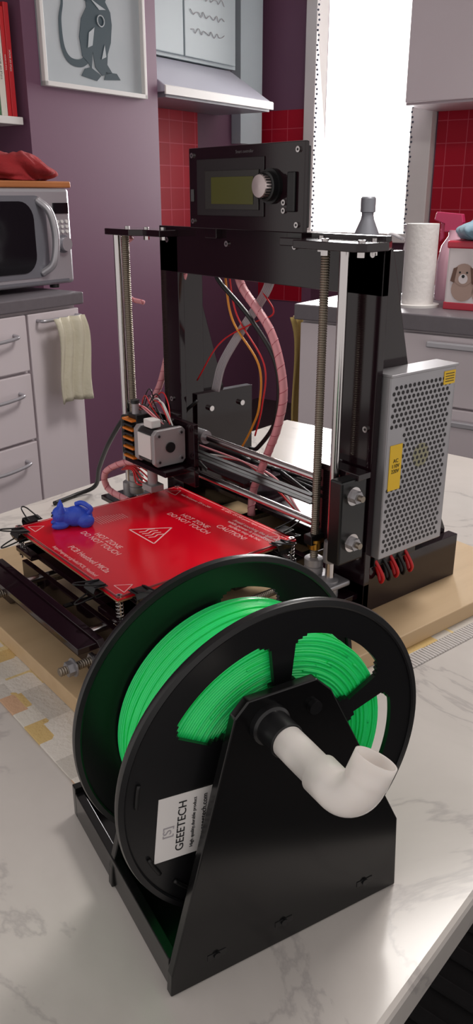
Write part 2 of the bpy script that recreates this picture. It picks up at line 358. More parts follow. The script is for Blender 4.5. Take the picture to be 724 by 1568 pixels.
for i,(a,z_,r) in enumerate([(-.195,.985,.026),(-.14,.98,.028),(-.09,.985,.025)]):
    cyl("dog_body_%d"%i,(a,1.3992,z_-.035),(a,1.3988,z_-.035),r*1.1,dg,tn,20)
    cyl("dog_head_%d"%i,(a,1.399,z_),(a,1.398,z_),r,dg,tn,20); cyl("dog_muzzle_%d"%i,(a,1.398,z_-.010),(a,1.3975,z_-.010),r*.45,tw,tn,16); cyl("dog_nose_%d"%i,(a,1.3975,z_-.004),(a,1.397,z_-.004),.004,ink,tn,10)
    for s in (-1,1):
        prism("dog_ear_%d_%d"%(i,s),[(a+s*.016,z_+.018),(a+s*.026,z_+.014),(a+s*.032,z_-.016),(a+s*.022,z_-.02)],1,1.3975,1.3985,de,tn); cyl("dog_eye_%d_%d"%(i,s),(a+s*.009,1.398,z_+.005),(a+s*.009,1.3972,z_+.005),.0025,ink,tn,8)
blob("folded_dishcloth",(-.13,1.47,1.063+.026),(.09,.07,.045),mat("blue_white_cloth",(190,205,215),.9,var=(25,(60,130,160))),9,.08,fold=.12)
jg=empty("white_pitcher",(0,0,0),RZ)
cer=mat("ceramic",(225,222,225),.2)
lathe("body",[(.03,0),(.045,.01),(.05,.06),(.04,.12),(.035,.16),(.042,.19),(.038,.19),(.03,.15)],cer,jg,(-.43,1.66,.9))
tube("handle",[(-.475,1.66,1.05),(-.52,1.66,1.06),(-.53,1.66,1.0),(-.48,1.66,.95)],.005,cer,jg)
bt=empty("steel_water_bottle",(0,0,0),RZ)
lathe("bottle_body",[(.03,0),(.036,.004),(.036,.15),(.033,.17),(.018,.205),(.016,.215),(.016,.222),(.020,.224),(.020,.258),(.017,.262)],mat("bottle_steel",(140,142,150),.45,.4),bt,(-.512,1.5,.9))
# ---------------------------------------------------------------- table
TR=math.radians(11)
tb=empty("dining_table",(0,0,0),TR)
box("top",(-.36,-1.1,.722),(.441,.715,.75),marb,tb,.004)
box("apron",(-.31,-1.05,.64),(.39,.665,.722),whitem,tb)
for i,(a,b) in enumerate([(-.29,-1.03),(-.29,.64),(.37,-1.03),(.37,.64)]): box("leg_%d"%i,(a-.03,b-.03,0),(a+.03,b+.03,.64),whitem,tb,.003)
ch=empty("dining_chair",(.57,.03,0),TR)
fab=mat("black_fabric",(24,22,24),.85,bump=(80,.6))
box("seat",(-.22,-.22,.43),(.22,.22,.475),fab,ch,.015)
for i in range(11): box("seat_rib_%d"%i,(-.215,-.21+.04*i-.004,.474),(.215,-.21+.04*i+.012,.48),fab,ch,.003)
for i,(a,b) in enumerate([(-.19,-.19),(-.19,.19),(.19,-.19),(.19,.19)]): cyl("leg_%d"%i,(a,b,0),(a,b,.43),.014,blk,ch)
box("back",(.2,-.2,.60),(.225,.2,.9),fab,ch,.01)
for i,b in enumerate((-.17,.17)): cyl("back_post_%d"%i,(.212,b,.43),(.212,b,.88),.012,blk,ch)
mt=box("placemat",(-.13,-.210,.7502),(.246,.34,.7522),clothm,None,.0005)
wov=mat("woven_edge",(205,200,198),.9,bump=(200,.8))
def fringe(bm):
    for i in range(92): bmesh.ops.create_cube(bm,size=1,matrix=Matrix.Translation((.254,-.03+.004*i,.7509))@Matrix.Diagonal((.018,.0028,.0015,1)))
fr=multi("woven_edge",fringe,wov); fr.parent=mt
BZ=.7525
box("plywood_board",(-.2,-.168,BZ),(.238,.36,.7695),ply,None,.001)
# ---------------------------------------------------------------- PRINTER (bed-relative coordinates)
PR=empty("desktop_3d_printer",(0,0,.833))
G=-.0635
def pb(n,a,b,m=acr,bev=.0006): return box(n,a,b,m,PR,bev)
YF0,YF1=.125,.133
pb("frame_leg_left",(-.158,YF0,G),(-.122,YF1,.296)); pb("frame_leg_right",(.143,YF0,G),(.187,YF1,.296))
pb("frame_crossbar",(-.158,YF0,.25),(.187,YF1,.30)); pb("frame_bottom_bar",(-.158,YF0,G),(.187,YF1,G+.035))
pb("frame_leg_right_back",(.150,.150,G),(.158,.185,.285)); pb("frame_leg_left_back",(-.150,YF1,G),(-.143,.175,.285))
prism("top_plate_left",[(-.224,.094),(-.219,.088),(-.165,.088),(-.155,.10),(-.12,.10),(-.12,.137),(-.205,.137),(-.224,.125)],2,.289,.296,acr,PR,.0006)
prism("top_plate_right",[(.202,.086),(.196,.080),(.12,.080),(.11,.10),(.08,.10),(.08,.137),(.184,.137),(.200,.115)],2,.289,.296,acr,PR,.0006)
pb("top_rear_plate",(-.158,.133,.289),(.155,.148,.296)); 
def brace(name,x0,x1):
    return prism(name,[(YF1,G),(.272,G),(.272,-.01),(.25,.03),(.212,.10),(.186,.187),(.156,.288),(YF1,.292)],0,x0,x1,acr,PR,.0006)
brace("side_brace_left",-.158,-.150); brace("side_brace_right",.162,.170)
pb("brace_foot_right",(.171,YF1,G),(.183,.278,-.014)); pb("rear_plate",(-.15,.262,G),(.162,.268,-.01))
pb("control_board_cover",(-.150,.16,-.02),(-.138,.25,.10)); 
for i,(y,z) in enumerate([(.18,0.0),(.24,0.0),(.18,.08),(.23,.08)]): cyl("cover_bolt_%d"%i,(-.138,y,z),(-.133,y,z),.0035,steel,PR,12)
def screw(n,p,d,r=.003,h=.002,m=steel):
    p=Vector(p); d=Vector(d).normalized(); cyl(n,p,p+d*h,r,m,PR,14); cyl(n+"_slot",p+d*h,p+d*(h+.0002),r*.45,ink,PR,6)
for i,(x,z) in enumerate([(-.14,.285),(-.03,.285),(.075,.287),(.175,.285),(.178,.0),(.178,.13),(-.14,.1)]): screw("plate_screw_%d"%i,(x,YF0,z),(0,-1,0))
for i,(x,y) in enumerate([(-.212,.115),(-.17,.115),(-.15,.125),(.11,.125),(.15,.09),(.188,.095),(.175,.125)]): 
    screw("top_screw_%d"%i,(x,y,.296),(0,0,1)); cyl("top_nut_%d"%i,(x,y,.284),(x,y,.289),.0035,steel,PR,6)
cyl("z_smooth_rod_right",(.164,.10,-.04),(.164,.10,.291),.0044,steel,PR); threaded("z_thread_rod_right",(.141,.10,-.01),(.141,.10,.289),.0042,thr,PR)
cyl("z_smooth_rod_left",(-.211,.10,-.04),(-.211,.10,.291),.0048,steel,PR); threaded("z_thread_rod_left",(-.193,.10,-.01),(-.193,.10,.289),.0048,thr,PR)
for s,x1,x2 in (("right",.164,.141),("left",-.211,-.193)):
    lathe("z_coupler_"+s,[(.009,0),(.0095,.001),(.0095,.008),(.008,.009),(.0095,.010),(.0095,.016),(.008,.017),(.0095,.018),(.0095,.025),(.006,.026)],alu,PR,(x2,.10,-.032),n=24)
    pb("z_motor_plate_"+s,(min(x1,x2)-.022,.068,-.046),(max(x1,x2)+.016,YF0,-.040),acr)
    pb("z_motor_"+s,(x2-.021,.079,G+.001),(x2+.021,.121,-.046),blk,.002)
    lathe("rod_clamp_"+s,[(.009,0),(.009,.018),(.006,.02)],gal,PR,(x1,.10,-.04)); lathe("rod_collar_"+s,[(.0068,0),(.0075,.004),(.0068,.022)],gal,PR,(x1,.10,-.003))
pb("z_clamp_right",(.135,.082,-.03),(.176,.118,-.024),gal,.002)
lathe("lead_nut_right",[(.007,0),(.007,.008),(.0095,.008),(.0095,.011)],brass,PR,(.141,.10,.004))
cyl("x_rod_upper",(-.20,.108,.074),(.138,.108,.074),.004,steel,PR); cyl("x_rod_lower",(-.20,.108,.026),(.138,.108,.026),.004,steel,PR)
for i,(y,z) in enumerate([(.096,.052),(.114,.046),(.096,.060)]): box("x_belt_%d"%i,(-.19,y-.003,z-.0007),(.14,y+.003,z+.0007),blkm,PR)
pb("x_end_right_body",(.172,.086,.004),(.188,.120,.088),blk,.002); pb("x_end_right_back",(.134,.107,.006),(.172,.122,.086),acr)
pb("x_end_right_top",(.130,.105,.086),(.190,.122,.092),acr); pb("x_end_right_lug",(.136,.090,.010),(.147,.107,.02),blk)
for i,z in enumerate((.026,.073)):
    cyl("x_end_bolt_%d"%i,(.185,.100,z),(.202,.100,z),.003,thr,PR,14); cyl("x_end_washer_%d"%i,(.188,.100,z),(.191,.100,z),.009,steel,PR); cyl("x_end_nut_%d"%i,(.191,.100,z),(.197,.100,z),.0062,gal,PR,6)
pb("x_end_left_body",(-.215,.106,.0),(-.172,.120,.084),blk,.002); pb("x_end_left_plate",(-.186,.084,.008),(-.172,.106,.07),acr)
# extruder carriage
EXO=bpy.data.objects.new("extruder_carriage",None); EXO.location=(-.006,0,.012); link(EXO,PR)
PR_=PR; PR=EXO
EX=-.07
pb("carriage_plate",(EX-.055,.085,.008),(EX+.035,.091,.082),acr); pb("carriage_base",(EX-.05,.045,.028),(EX+.035,.09,.034),acr)
for i,(x,z) in enumerate([(EX-.035,.062),(EX+.015,.062),(EX-.01,.014)]): cyl("linear_bearing_%d"%i,(x-.012,.108,z),(x+.012,.108,z),.0078,gal,PR)
for n,a,b,m in [("extruder_motor_cap_rear",.015,.021,alu),("extruder_motor_core",-.013,.015,mat("motor_black",(60,58,60),.4,.5)),("extruder_motor_cap_front",-.021,-.013,alu)]:
    s=.021 if m is alu else .0198
    pts=[(-s,-s+.004),(-s+.004,-s),(s-.004,-s),(s,-s+.004),(s,s-.004),(s-.004,s),(-s+.004,s),(-s,s-.004)]
    prism(n,[(.062+p,.0575+q) for p,q in pts],0,EX+a,EX+b,m,PR,.0008)
for i,(p,q) in enumerate([(-.015,-.015),(.015,-.015),(-.015,.015),(.015,.015)]):
    cyl("motor_screw_%d"%i,(EX+.021,.062+p,.0575+q),(EX+.0225,.062+p,.0575+q),.003,gal,PR,14); cyl("motor_screw_hole_%d"%i,(EX+.0224,.062+p,.0575+q),(EX+.0228,.062+p,.0575+q),.0016,ink,PR,8)
cyl("motor_boss",(EX+.021,.062,.0575),(EX+.0228,.062,.0575),.006,blk,PR,20)
box("motor_label",(EX-.012,.0405,.045),(EX+.014,.0422,.072),lab,PR); box("motor_connector",(EX-.006,.045,.079),(EX+.010,.058,.088),whitem,PR,.001)
orp=mat("orange_plastic",(215,120,30),.45)
for i in range(9): box("heatsink_fin_%d"%i,(EX-.044,.040,.036+.0055*i),(EX-.023,.078,.0385+.0055*i),blk if i%2 else orp,PR,.0003)
box("extruder_block",(EX-.040,.046,.034),(EX-.022,.078,.088),blk,PR,.001); box("cooling_fan",(EX-.052,.042,.036),(EX-.044,.080,.084),blk,PR,.003)
cyl("hotend_barrel",(EX-.018,.062,.004),(EX-.018,.062,.03),.006,alu,PR); box("heater_block",(EX-.028,.053,-.004),(EX-.008,.071,.004),alu,PR,.001); cyl("nozzle",(EX-.018,.062,-.004),(EX-.018,.062,-.009),.004,brass,PR,12,r2=.001)
cyl("idler_spring",(EX-.03,.05,.088),(EX-.03,.05,.10),.004,gal,PR); cyl("idler_bolt",(EX-.03,.05,.10),(EX-.03,.05,.104),.005,blk,PR)
for i in range(12):
    a=random.uniform(-.02,.02); b=random.uniform(-.02,.02)
    tube("hotend_wire_%d"%i,[(EX-.0+a*.8,.07+b*.3,.080),(EX-.02+a,.07+b,.096+a*.3),(EX-.05+a,.08+b,.097+b*.4),(EX-.07+a,.085,.07+a)],.0008,[redw,cable,redw,blk,pink,whitem][i%6],PR,6)
for i in range(5): tube("heater_wire_%d"%i,[(EX-.026,.058+.003*i,.00),(EX-.045,.056+.004*i,-.002+.003*i),(EX-.06,.06,.010+.002*i),(EX-.085,.06,.004)],.0011,redw,PR,6)
PR=PR_
# bed
pb("bed_carriage",(-.10,-.10,-.028),(.10,.10,-.022),acr); 
pb("heated_bed",(-.107,-.107,-.0025),(.107,.107,-.0005),redp,.0003)
pb("bed_insulation",(-.1065,-.1065,-.0048),(.1065,.1065,-.0025),mat("cork",(150,110,80),.8),.0004)
gle=mat("glass_edge",(150,60,66),.1)
for i,(a,b) in enumerate([((-.106,-.1065),(.106,-.1055)),((.1055,-.106),(.1065,.106))]): pb("glass_edge_%d"%i,(a[0],a[1],-.0005),(b[0],b[1],.0015),gle,.0002)
TZ=-.0004
def T(n,s,size,x,y,rz=0): text("bed_text_"+n,s,size,(x,y,TZ),(0,0,rz),silk,PR,ext=.00006)
T("hot1","HOT ZONE\nDO NOT TOUCH",.0095,-.012,-.052); T("hot2","HOT ZONE\nDO NOT TOUCH",.0095,-.0,.050)
T("name","PCB Heatbed MK2a",.0095,.015,-.085); T("url","http://reprap.org/wiki/PCB_Heatbed",.006,.01,-.098)
T("caution","CAUTION!",.010,.05,.066); T("caution_2","Avoid touching the board\nwhile power is connected,\nsurface may be hot",.0068,.06,.083)
T("n1","R1 LED1 12V 24V power input connector solder here",.005,.045,.100); T("n2","heat bed power 12V or 24V",.005,-.05,.092)
def line(n,a,b,w=.0008):
    a=Vector((a[0],a[1],TZ)); b=Vector((b[0],b[1],TZ)); d=(b-a).normalized(); s=Vector((-d.y,d.x,0))*w/2
    bm=bmesh.new(); bm.faces.new([bm.verts.new(p) for p in (a-s,b-s,b+s,a+s)]); finish(n,bm,silk,PR)
def tri(n,cx,cy,s,w=.0012):
    P=[(cx-s,cy-s*.6),(cx+s,cy-s*.6),(cx,cy+s)]
    for i in range(3): line("bed_mark_%s_%d"%(n,i),P[i],P[(i+1)%3],w)
tri("c",0,0,.024,.0016)
for i in range(4): 
    for j in range(3): line("bed_wave_%d_%d"%(i,j),(-.01+.006*i+(.0015 if j%2 else -.0015),-.010+.006*j),(-.01+.006*i+(-.0015 if j%2 else .0015),-.004+.006*j),.0016)
for n_,a,b in (("tl",-.09,-.09),("tr",.09,-.09),("bl",-.09,.09),("br",.09,.09)): tri(n_,a,b,.009,.0009)
for i,(a,b) in enumerate([((-.104,-.104),(.104,-.104)),((.104,-.104),(.104,.104)),((.104,.104),(-.104,.104)),((-.104,.104),(-.104,-.104))]): line("bed_border_%d"%i,a,b,.0009)
for i in range(12): line("bed_trace_%d"%i,(-.08+.001*i,-.03+.003*i),(-.055,-.03+.003*i),.0005)
for i,(x,y) in enumerate([(-.1035,-.1035),(.1035,-.1035),(.1035,.1035),(-.1035,.1035)]):
    screw("bed_screw_%d"%i,(x,y,-.0005),(0,0,1),.0032,.0018)
    cyl("bed_bolt_%d"%i,(x,y,-.036),(x,y,-.003),.0014,steel,PR,10)
    hp=[(x+.0034*math.cos(a*.5),y+.0034*math.sin(a*.5),-.022+.0175*a/62) for a in range(63)]
    sweep("bed_spring_%d"%i,[Vector(p) for p in hp],.0006,steel,PR,5)
    cyl("wing_nut_%d"%i,(x,y,-.032),(x,y,-.028),.0035,steel,PR,6)
for i,(x,y) in enumerate([(-1,-1),(1,-1),(1,1),(-1,1)]): box("bed_arm_%d"%i,(x*.108,y*.108,-.028),(x*.07,y*.07,-.022),acr,PR,.001)
def clip(n,x,y,rz):
    e=Matrix.Translation((x,y,0))@Matrix.Rotation(rz,4,'Z')
    def tr(p): return tuple(e@Vector(p))
    bm=bmesh.new()
    pr=[(-.004,.0030),(.009,.0042),(.0115,-.001),(.009,-.0065),(-.002,-.006),(-.002,-.0052),(.0085,-.0057),(.0105,-.001),(.0085,.0034),(-.004,.0022)]
    A=[bm.verts.new(tr((-.009,-p,q))) for p,q in pr];B=[bm.verts.new(tr((.009,-p,q))) for p,q in pr]
    bm.faces.new(A);bm.faces.new(B[::-1])
    for i in range(len(pr)): bm.faces.new((A[i],A[(i+1)%len(pr)],B[(i+1)%len(pr)],B[i]))
    finish("binder_clip_"+n,bm,blk,PR,False,.0003)
    for s,zz_ in (("a",1),("b",-1)):
        tube("binder_wire_"+n+s,[tr((-.006,.003,.0035*zz_)),tr((-.005,-.010,.006*zz_)),tr((-.003,-.022,.009*zz_)),tr((0,-.026,.010*zz_)),tr((.003,-.022,.009*zz_)),tr((.005,-.010,.006*zz_)),tr((.006,.003,.0035*zz_))],.0008,blk,PR,6)
clip("front_left",-.085,-.107,0); clip("front_right",.075,-.107,0); clip("side_front",.107,-.085,math.pi/2); clip("side_left",-.107,-.085,-math.pi/2); clip("side_back",.107,.082,math.pi/2); clip("back",.085,.107,math.pi)
for i,x in enumerate((-.055,.115)):
    threaded("y_thread_rod_%d"%i,(x,-.172,-.046),(x,.25,-.046),.004,thr,PR)
    for j,y in enumerate((-.165,-.142,-.125)): cyl("y_nut_%d_%d"%(i,j),(x,y,-.046),(x,y+.006,-.046),.0068,gal if i else blk,PR,6); cyl("y_washer_%d_%d"%(i,j),(x,y+.006,-.046),(x,y+.0072,-.046),.0085,gal,PR)
for i,x in enumerate((-.045,.085)): cyl("y_smooth_rod_%d"%i,(x,-.14,-.036),(x,.25,-.036),.004,steel,PR)
for i,x in enumerate((-.045,.085)):
    for j,y in enumerate((-.05,.05)): pb("y_bearing_%d_%d"%(i,j),(x-.009,y-.014,-.044),(x+.009,y+.014,-.028),blk,.002)
prism("front_bar",[(-.085,-.022),(.125,-.022),(.14,-.035),(.14,G),(.11,G),(.10,-.056),(-.05,-.056),(-.06,G),(-.09,G),(-.09,-.035)],1,-.140,-.133,acr,PR,.0006)
pb("front_shelf",(-.09,-.158,-.030),(.125,-.133,-.024)); pb("front_bar_inner",(-.085,-.112,-.058),(.13,-.106,-.03))
prism("rear_bar",[(-.085,-.01),(.125,-.01),(.14,-.035),(.14,G),(.11,G),(.10,-.056),(-.05,-.056),(-.06,G),(-.09,G),(-.09,-.035)],1,.24,.247,acr,PR,.0006)
pb("y_motor",(.0,.195,-.06),(.042,.237,-.018),blk,.003); pb("rear_shelf",(-.12,.15,-.012),(.13,.24,-.006)); pb("rear_shelf_mid",(-.12,.14,.012),(-.02,.20,.018))
cyl("y_idler",(.02,-.128,-.045),(.035,-.128,-.045),.009,blk,PR); box("y_belt",(.022,-.12,-.038),(.028,.22,-.0365),blkm,PR)
# LCD controller
pb("lcd_box",(-.066,.112,.304),(.094,.124,.374),blk,.001); pb("lcd_face",(-.071,.107,.300),(.104,.112,.377),acr,.0008)
pb("lcd_inner_bezel",(-.056,.1055,.313),(.050,.107,.366),mat("bezel_black",(26,18,22),.3),.0006)
pb("lcd_screen_frame",(-.040,.1040,.319),(.044,.1056,.355),mat("screen_frame",(46,44,42),.25),.0005)
pb("lcd_screen",(-.029,.1034,.324),(.037,.1041,.349),mat("lcd_green",(78,78,30),.2),.0003)
KX=.060
cyl("encoder_base",(KX,.1035,.340),(KX,.107,.340),.0155,blk,PR); lathe("encoder_knob",[(.0105,0),(.0105,.011),(.0098,.0125),(.001,.013)],mat("knob_satin",(205,190,190),.3,.9),PR,(KX,.1035,.340),(0,-1,0)); 
lathe("encoder_knob_skirt",[(.0130,0),(.0130,.005),(.0115,.006)],blk,PR,(KX,.1035,.340),(0,-1,0))
for i in range(24):
    a=2*math.pi*i/24; cyl("knob_rib_%d"%i,(KX+.0106*math.cos(a),.1030,.340+.0106*math.sin(a)),(KX+.0106*math.cos(a),.0920,.340+.0106*math.sin(a)),.0006,blk,PR,6)
pb("lcd_side_tab",(.084,.104,.318),(.094,.107,.352),blk,.001); pb("lcd_sd_slot",(-.067,.1055,.326),(-.062,.107,.338),mat("slot_grey",(70,68,70),.5))
for i,(x,z) in enumerate([(-.064,.370),(.096,.370),(-.064,.307),(.096,.307),(.078,.326),(.078,.319)]): screw("lcd_screw_%d"%i,(x,.107,z),(0,-1,0),.0026,.0018)
text("lcd_caption","Smart controller",.004,(.02,.1068,.371),(math.pi/2,0,0),mat("caption",(90,85,88),.5),PR)
for i,x in enumerate((-.05,.08)): pb("lcd_stand_%d"%i,(x-.01,.118,.290),(x+.01,.1255,.31),acr)
# PSU
PY=-.003
def Q(n,a,b,m,bev=.0006): return pb(n,(a[0],a[1]+PY,a[2]),(b[0],b[1]+PY,b[2]),m,bev)
XO=.196
Q("power_supply_case",(.1715,.137,0),(XO,.231,.180),gal,.001)
Q("power_supply_top_lip",(.170,.1365,.1795),(XO+.0015,.233,.182),gal,.0005); Q("power_supply_flange",(.1715,.231,.0),(XO-.0005,.2325,.17),gal)
def holes(bm):
    for i in range(14):
        for j in range(32):
            y=.1425+.0062*i; z=.008+.0052*j
            if j%2: y+=.0031
            if y>.226: continue
            if 12<j<24 and i<3: continue
            bmesh.ops.create_circle(bm,cap_ends=True,segments=8,radius=.0020,matrix=Matrix.Translation((XO+.00025,y+PY,z))@Matrix.Rotation(math.pi/2,4,'Y'))
multi("power_supply_vents",holes,mat("vent_dark",(32,28,32),.6),PR)
lathe("power_supply_fan_hub",[(.012,0),(.012,.0001)],mat("fan_hub",(150,146,120),.5),PR,(XO+.0001,.188+PY,.098),(1,0,0))
Q("warning_label",(XO,.1425,.070),(XO+.0006,.1595,.115),yel,.0001); text("warning_text","AC\n110V\n220V",.0052,(XO+.0008,.151+PY,.094),(math.pi/2,0,math.pi/2),ink,PR)
Q("warning_label_small",(XO,.213,.163),(XO+.0006,.230,.176),yel,.0001)
for i in range(4): Q("label_stripe_%d"%i,(XO+.0006,.215,.1655+.0025*i),(XO+.0008,.228,.1662+.0025*i),ink,0)
for i in range(5):
    y=.139+.011*i; c=[redw,cable,redw,cable,redw][i]
    tube("psu_wire_%d"%i,[(.180,y,.002),(.190,y+.002,-.010),(.195,y+.005,-.022),(.190,y+.008,-.030),(.185,y+.009,-.022),(.183,y+.006,-.012)],.0018,c,PR,8)
pb("terminal_block",(.172,.138,-.012),(.188,.20,-.001),blk,.001)
# cables
wrap("wrapped_cable_left",[(-.144,.15,.255),(-.150,.15,.23),(-.171,.15,.181),(-.195,.145,.11),(-.20,.13,.08)],.0042,PR)
wrap("wrapped_cable_main",[(-.045,.15,.26),(-.035,.15,.238),(.013,.15,.196),(.034,.15,.1426),(.028,.15,.10),(.010,.15,.06),(-.014,.15,.0104),(-.012,.145,-.02)],.0046,PR)
wrap("wrapped_cable_hotend",[(EX-.046,.065,.035),(EX-.075,.055,.03),(EX-.105,.045,.012),(EX-.11,.05,-.012),(EX-.08,.06,-.022)],.004,PR)
wrap("wrapped_cable_loop",[(-.21,.12,.285),(-.225,.115,.272),(-.235,.115,.245),(-.225,.12,.215),(-.205,.13,.208)],.0028,PR)
tube("cable_1",[(-.085,.15,.26),(-.078,.15,.243),(-.02,.15,.2056),(.017,.155,.16),(.012,.16,.10),(-.03,.17,.055),(-.07,.19,.04)],.0026,cable,PR)
tube("cable_2",[(-.08,.16,.25),(-.066,.16,.2),(-.019,.16,.1557),(-.017,.16,.11),(-.03,.16,.08),(-.05,.16,.05)],.0013,orange,PR)
tube("cable_3",[(-.075,.162,.25),(-.060,.162,.205),(-.012,.162,.157),(-.012,.16,.11),(-.03,.165,.07)],.0010,redw,PR)
for i in range(5): tube("ribbon_%d"%i,[(-.01+.003*i,.165,.26),(-.02+.003*i,.165,.235),(-.065+.003*i,.165,.185),(-.098+.003*i,.165,.145),(-.112+.003*i,.165,.11)],.0014,greyr,PR,6)
tube("cable_4",[(-.11,.14,.10),(-.13,.135,.08),(-.12,.13,.05),(-.10,.14,.02),(-.06,.15,0)],.0022,cable,PR)
tube("cable_5",[(-.02,.165,.235),(.005,.16,.215),(-.03,.16,.20),(-.09,.16,.17),(-.13,.155,.12)],.0009,redw,PR)
for i in range(4):
    tube("floor_cable_%d"%i,[(-.10+.02*i,.20,.02),(-.02,.23+.008*i,-.0),(.06,.22+.012*i,.004*i),(.11,.19,.01*i),(.08,.17,.02),(.0,.18,.015+.005*i)],.0026,cable,PR)
for i in range(3): tube("rear_wire_%d"%i,[(-.12,.15,.02+.01*i),(-.05,.16,.035),(.02,.155,.02+.006*i),(.08,.15,.0),(.12,.15,.02)],.0012,[redw,whitem,pink][i],PR)
tube("mains_cable",[(-.19,.10,.075),(-.215,.10,.065),(-.26,.10,.02),(-.31,.11,-.03),(-.345,.12,-.070),(-.352,.09,-.0795),(-.34,.05,-.0795)],.0032,cable,PR)
# ---------------------------------------------------------------- cat figurine
ct=empty("cat_figurine",(-.072,-.055,.8328),math.radians(-22))
parts=[(0,.003,.0095,.0105,.015,.0105),(0,-.013,.0125,.0095,.0085,.0088),(.006,-.014,.003,.0042,.009,.0038),(-.006,-.014,.003,.0042,.009,.0038),(.0075,.012,.006,.006,.009,.0075),(-.0075,.012,.006,.006,.009,.0075),(0,-.007,.010,.009,.009,.009)]
bm=bmesh.new()
for a in parts:
    bmesh.ops.create_uvsphere(bm,u_segments=20,v_segments=14,radius=1,matrix=Matrix.Translation(a[:3])@Matrix.Diagonal((a[3],a[4],a[5],1)))
o=finish("body",bm,blue,ct,True); r_=o.modifiers.new("r",'REMESH'); r_.mode='VOXEL'; r_.voxel_size=.0008; r_.use_smooth_shade=True
s_=o.modifiers.new("s",'SMOOTH'); s_.iterations=3
for i,s in enumerate((-1,1)): lathe("ear_%d"%i,[(.0042,0),(.0028,.004),(.0004,.0085)],blue,ct,(s*.0058,-.012,.0175),(s*.3,.1,1),n=12)
for i,s in enumerate((-1,1)): cyl("eye_%d"%i,(s*.0035,-.0206,.0140),(s*.0035,-.0214,.0141),.0011,ink,ct,10)
cyl("nose",(0,-.0213,.0118),(0,-.0222,.0118),.0009,ink,ct,8)
tube("tail",[(.004,.013,.010),(.006,.018,.017),(.004,.014,.0215),(-.001,.009,.0225),(-.004,.004,.0205)],.0026,blue,ct,10)
ct.scale=(1.04,1.04,1.08)
# ---------------------------------------------------------------- SPOOL STAND
TH=-.153
SC=(.394,-.171,.870)
st=empty("filament_spool_stand",(SC[0],SC[1],0),TH)
prof=[(-.079,.7503),(-.078,.765),(-.038,.920),(-.030,.928),(.012,.928),(.022,.918),(.078,.805),(.081,.7503)]
def plate(n,x): return prism(n,prof,0,x,x+.006,acrs,st,.0008)
plate("front_plate",.010); plate("rear_plate",-.078)
for i,h in enumerate((-.074,.072)): box("base_rail_%d"%i,(-.143,h-.003,.7503),(.010,h+.003,.772),acrs,st,.0006)
box("rear_rail",(-.149,-.077,.7503),(-.143,.075,.776),acrs,st,.0006)
box("base_cross",(-.143,-.071,.753),(.010,.069,.757),acrs,st,.0006)
for i,h in enumerate((-.05,-.005,.055)): 
    box("tab_%d"%i,(.0157,h-.006,.764),(.0164,h+.006,.768),blk,st,.0002); cyl("tab_screw_%d"%i,(.016,h,.766),(.0174,h,.766),.0022,blk,st,12)
TY,TZc=-.018,.911
cyl("plate_bolt",(.016,.010,.912),(.019,.010,.912),.004,blk,st,14)
sweep("spool_axle",[Vector((-.085,0,.8835)),Vector((.012,0,.8835))],.0105,blk,st,32,True)
lathe("axle_socket",[(.0114,0),(.0112,.004),(.0098,.005),(.0096,.018),(.0088,.0185)],blk,st,(.0155,TY,TZc),(1,0,0),n=40)
path=[Vector((.022,TY,TZc)),Vector((.045,TY,TZc)),Vector((.061,TY,TZc)),Vector((.0615,TY,TZc))]; rad=[.0086,.0086,.0084,.0101]
c0=Vector((.074,TY,TZc)); dd=Vector((.0,.47,.88)).normalized(); Rb=.013
ax=Vector((1,0,0)); ang=math.acos(ax.dot(dd)); nperp=(dd-ax*ax.dot(dd)).normalized(); ctr=c0+nperp*Rb
for k in range(0,15):
    a=ang*k/14; path.append(ctr+(-nperp*math.cos(a)+ax*math.sin(a))*Rb); rad.append(.0099)
last=path[-1]; path+= [last+dd*.0005,last+dd*.0115]; rad+=[.0102,.0102]
sweep("pvc_elbow",path,rad,pvc,st,48,False,.0012)
# spool
sp=empty("filament_spool",SC,TH)
RR=.098
def rim(name,x,wins):
    bm=bmesh.new(); n=360; rs=[.024,.030,.045,.047,.0495,.052,.0735,.0755,.077,.0785,RR]; V=[]
    shr={2:9,3:5,4:2.5,5:0,6:1.2,7:2.5,8:5}
    for r in rs: V.append([bm.verts.new((0,r*math.cos(2*math.pi*k/n),r*math.sin(2*math.pi*k/n))) for k in range(n)])
    for i in range(len(rs)-1):
        for k in range(n):
            a=(k+.5); a=a if a<=200 else a-360
            if i in shr and any(lo+shr[i]<a<hi-shr[i] for lo,hi in wins): continue
            bm.faces.new((V[i][k],V[i][(k+1)%n],V[i+1][(k+1)%n],V[i+1][k]))
    bmesh.ops.delete(bm,geom=[v for v in bm.verts if not v.link_faces],context='VERTS')
    for v in bm.verts: v.co.x+=x
    o=finish(name,bm,blk,sp); s=o.modifiers.new("s",'SOLIDIFY'); s.thickness=.003; s.offset=0
    lathe(name+"_lip",[(RR-.004,-.0022),(RR-.003,-.0028),(RR,-.0022),(RR+.0005,0),(RR,.0022),(RR-.003,.0028),(RR-.004,.0022)],blk,sp,(x,0,0),(1,0,0),n=128,close=True)
    return o
rim("rim_front",0,[(96,149),(28,84),(-34,17)])
rim("rim_rear",-.064,[(58,92),(-60,-20),(-120,-80)])
lathe("core",[(.024,0),(.030,0),(.030,.060),(.024,.060)],blk,sp,(-.062,0,0),(1,0,0),n=64,close=True)
prof=[]; x0,x1=-.0605,-.0035; r0,r1=.031,.0722; p=.00160
nr=int((r1-r0)/p)
for i in range(nr):
    for a in (-.5,0,.5): 
        prof.append((r0+(i+.5+a*.8)*p, x0+(.0005 if abs(a)>.1 else 0)))
nx=int((x1-x0)/p)
for i in range(nx):
    for a in (-.45,-.2,0,.2,.45): prof.append((r1+.0007*math.sqrt(max(0,1-(a*2)**2)), x0+(i+.5+a)*p))
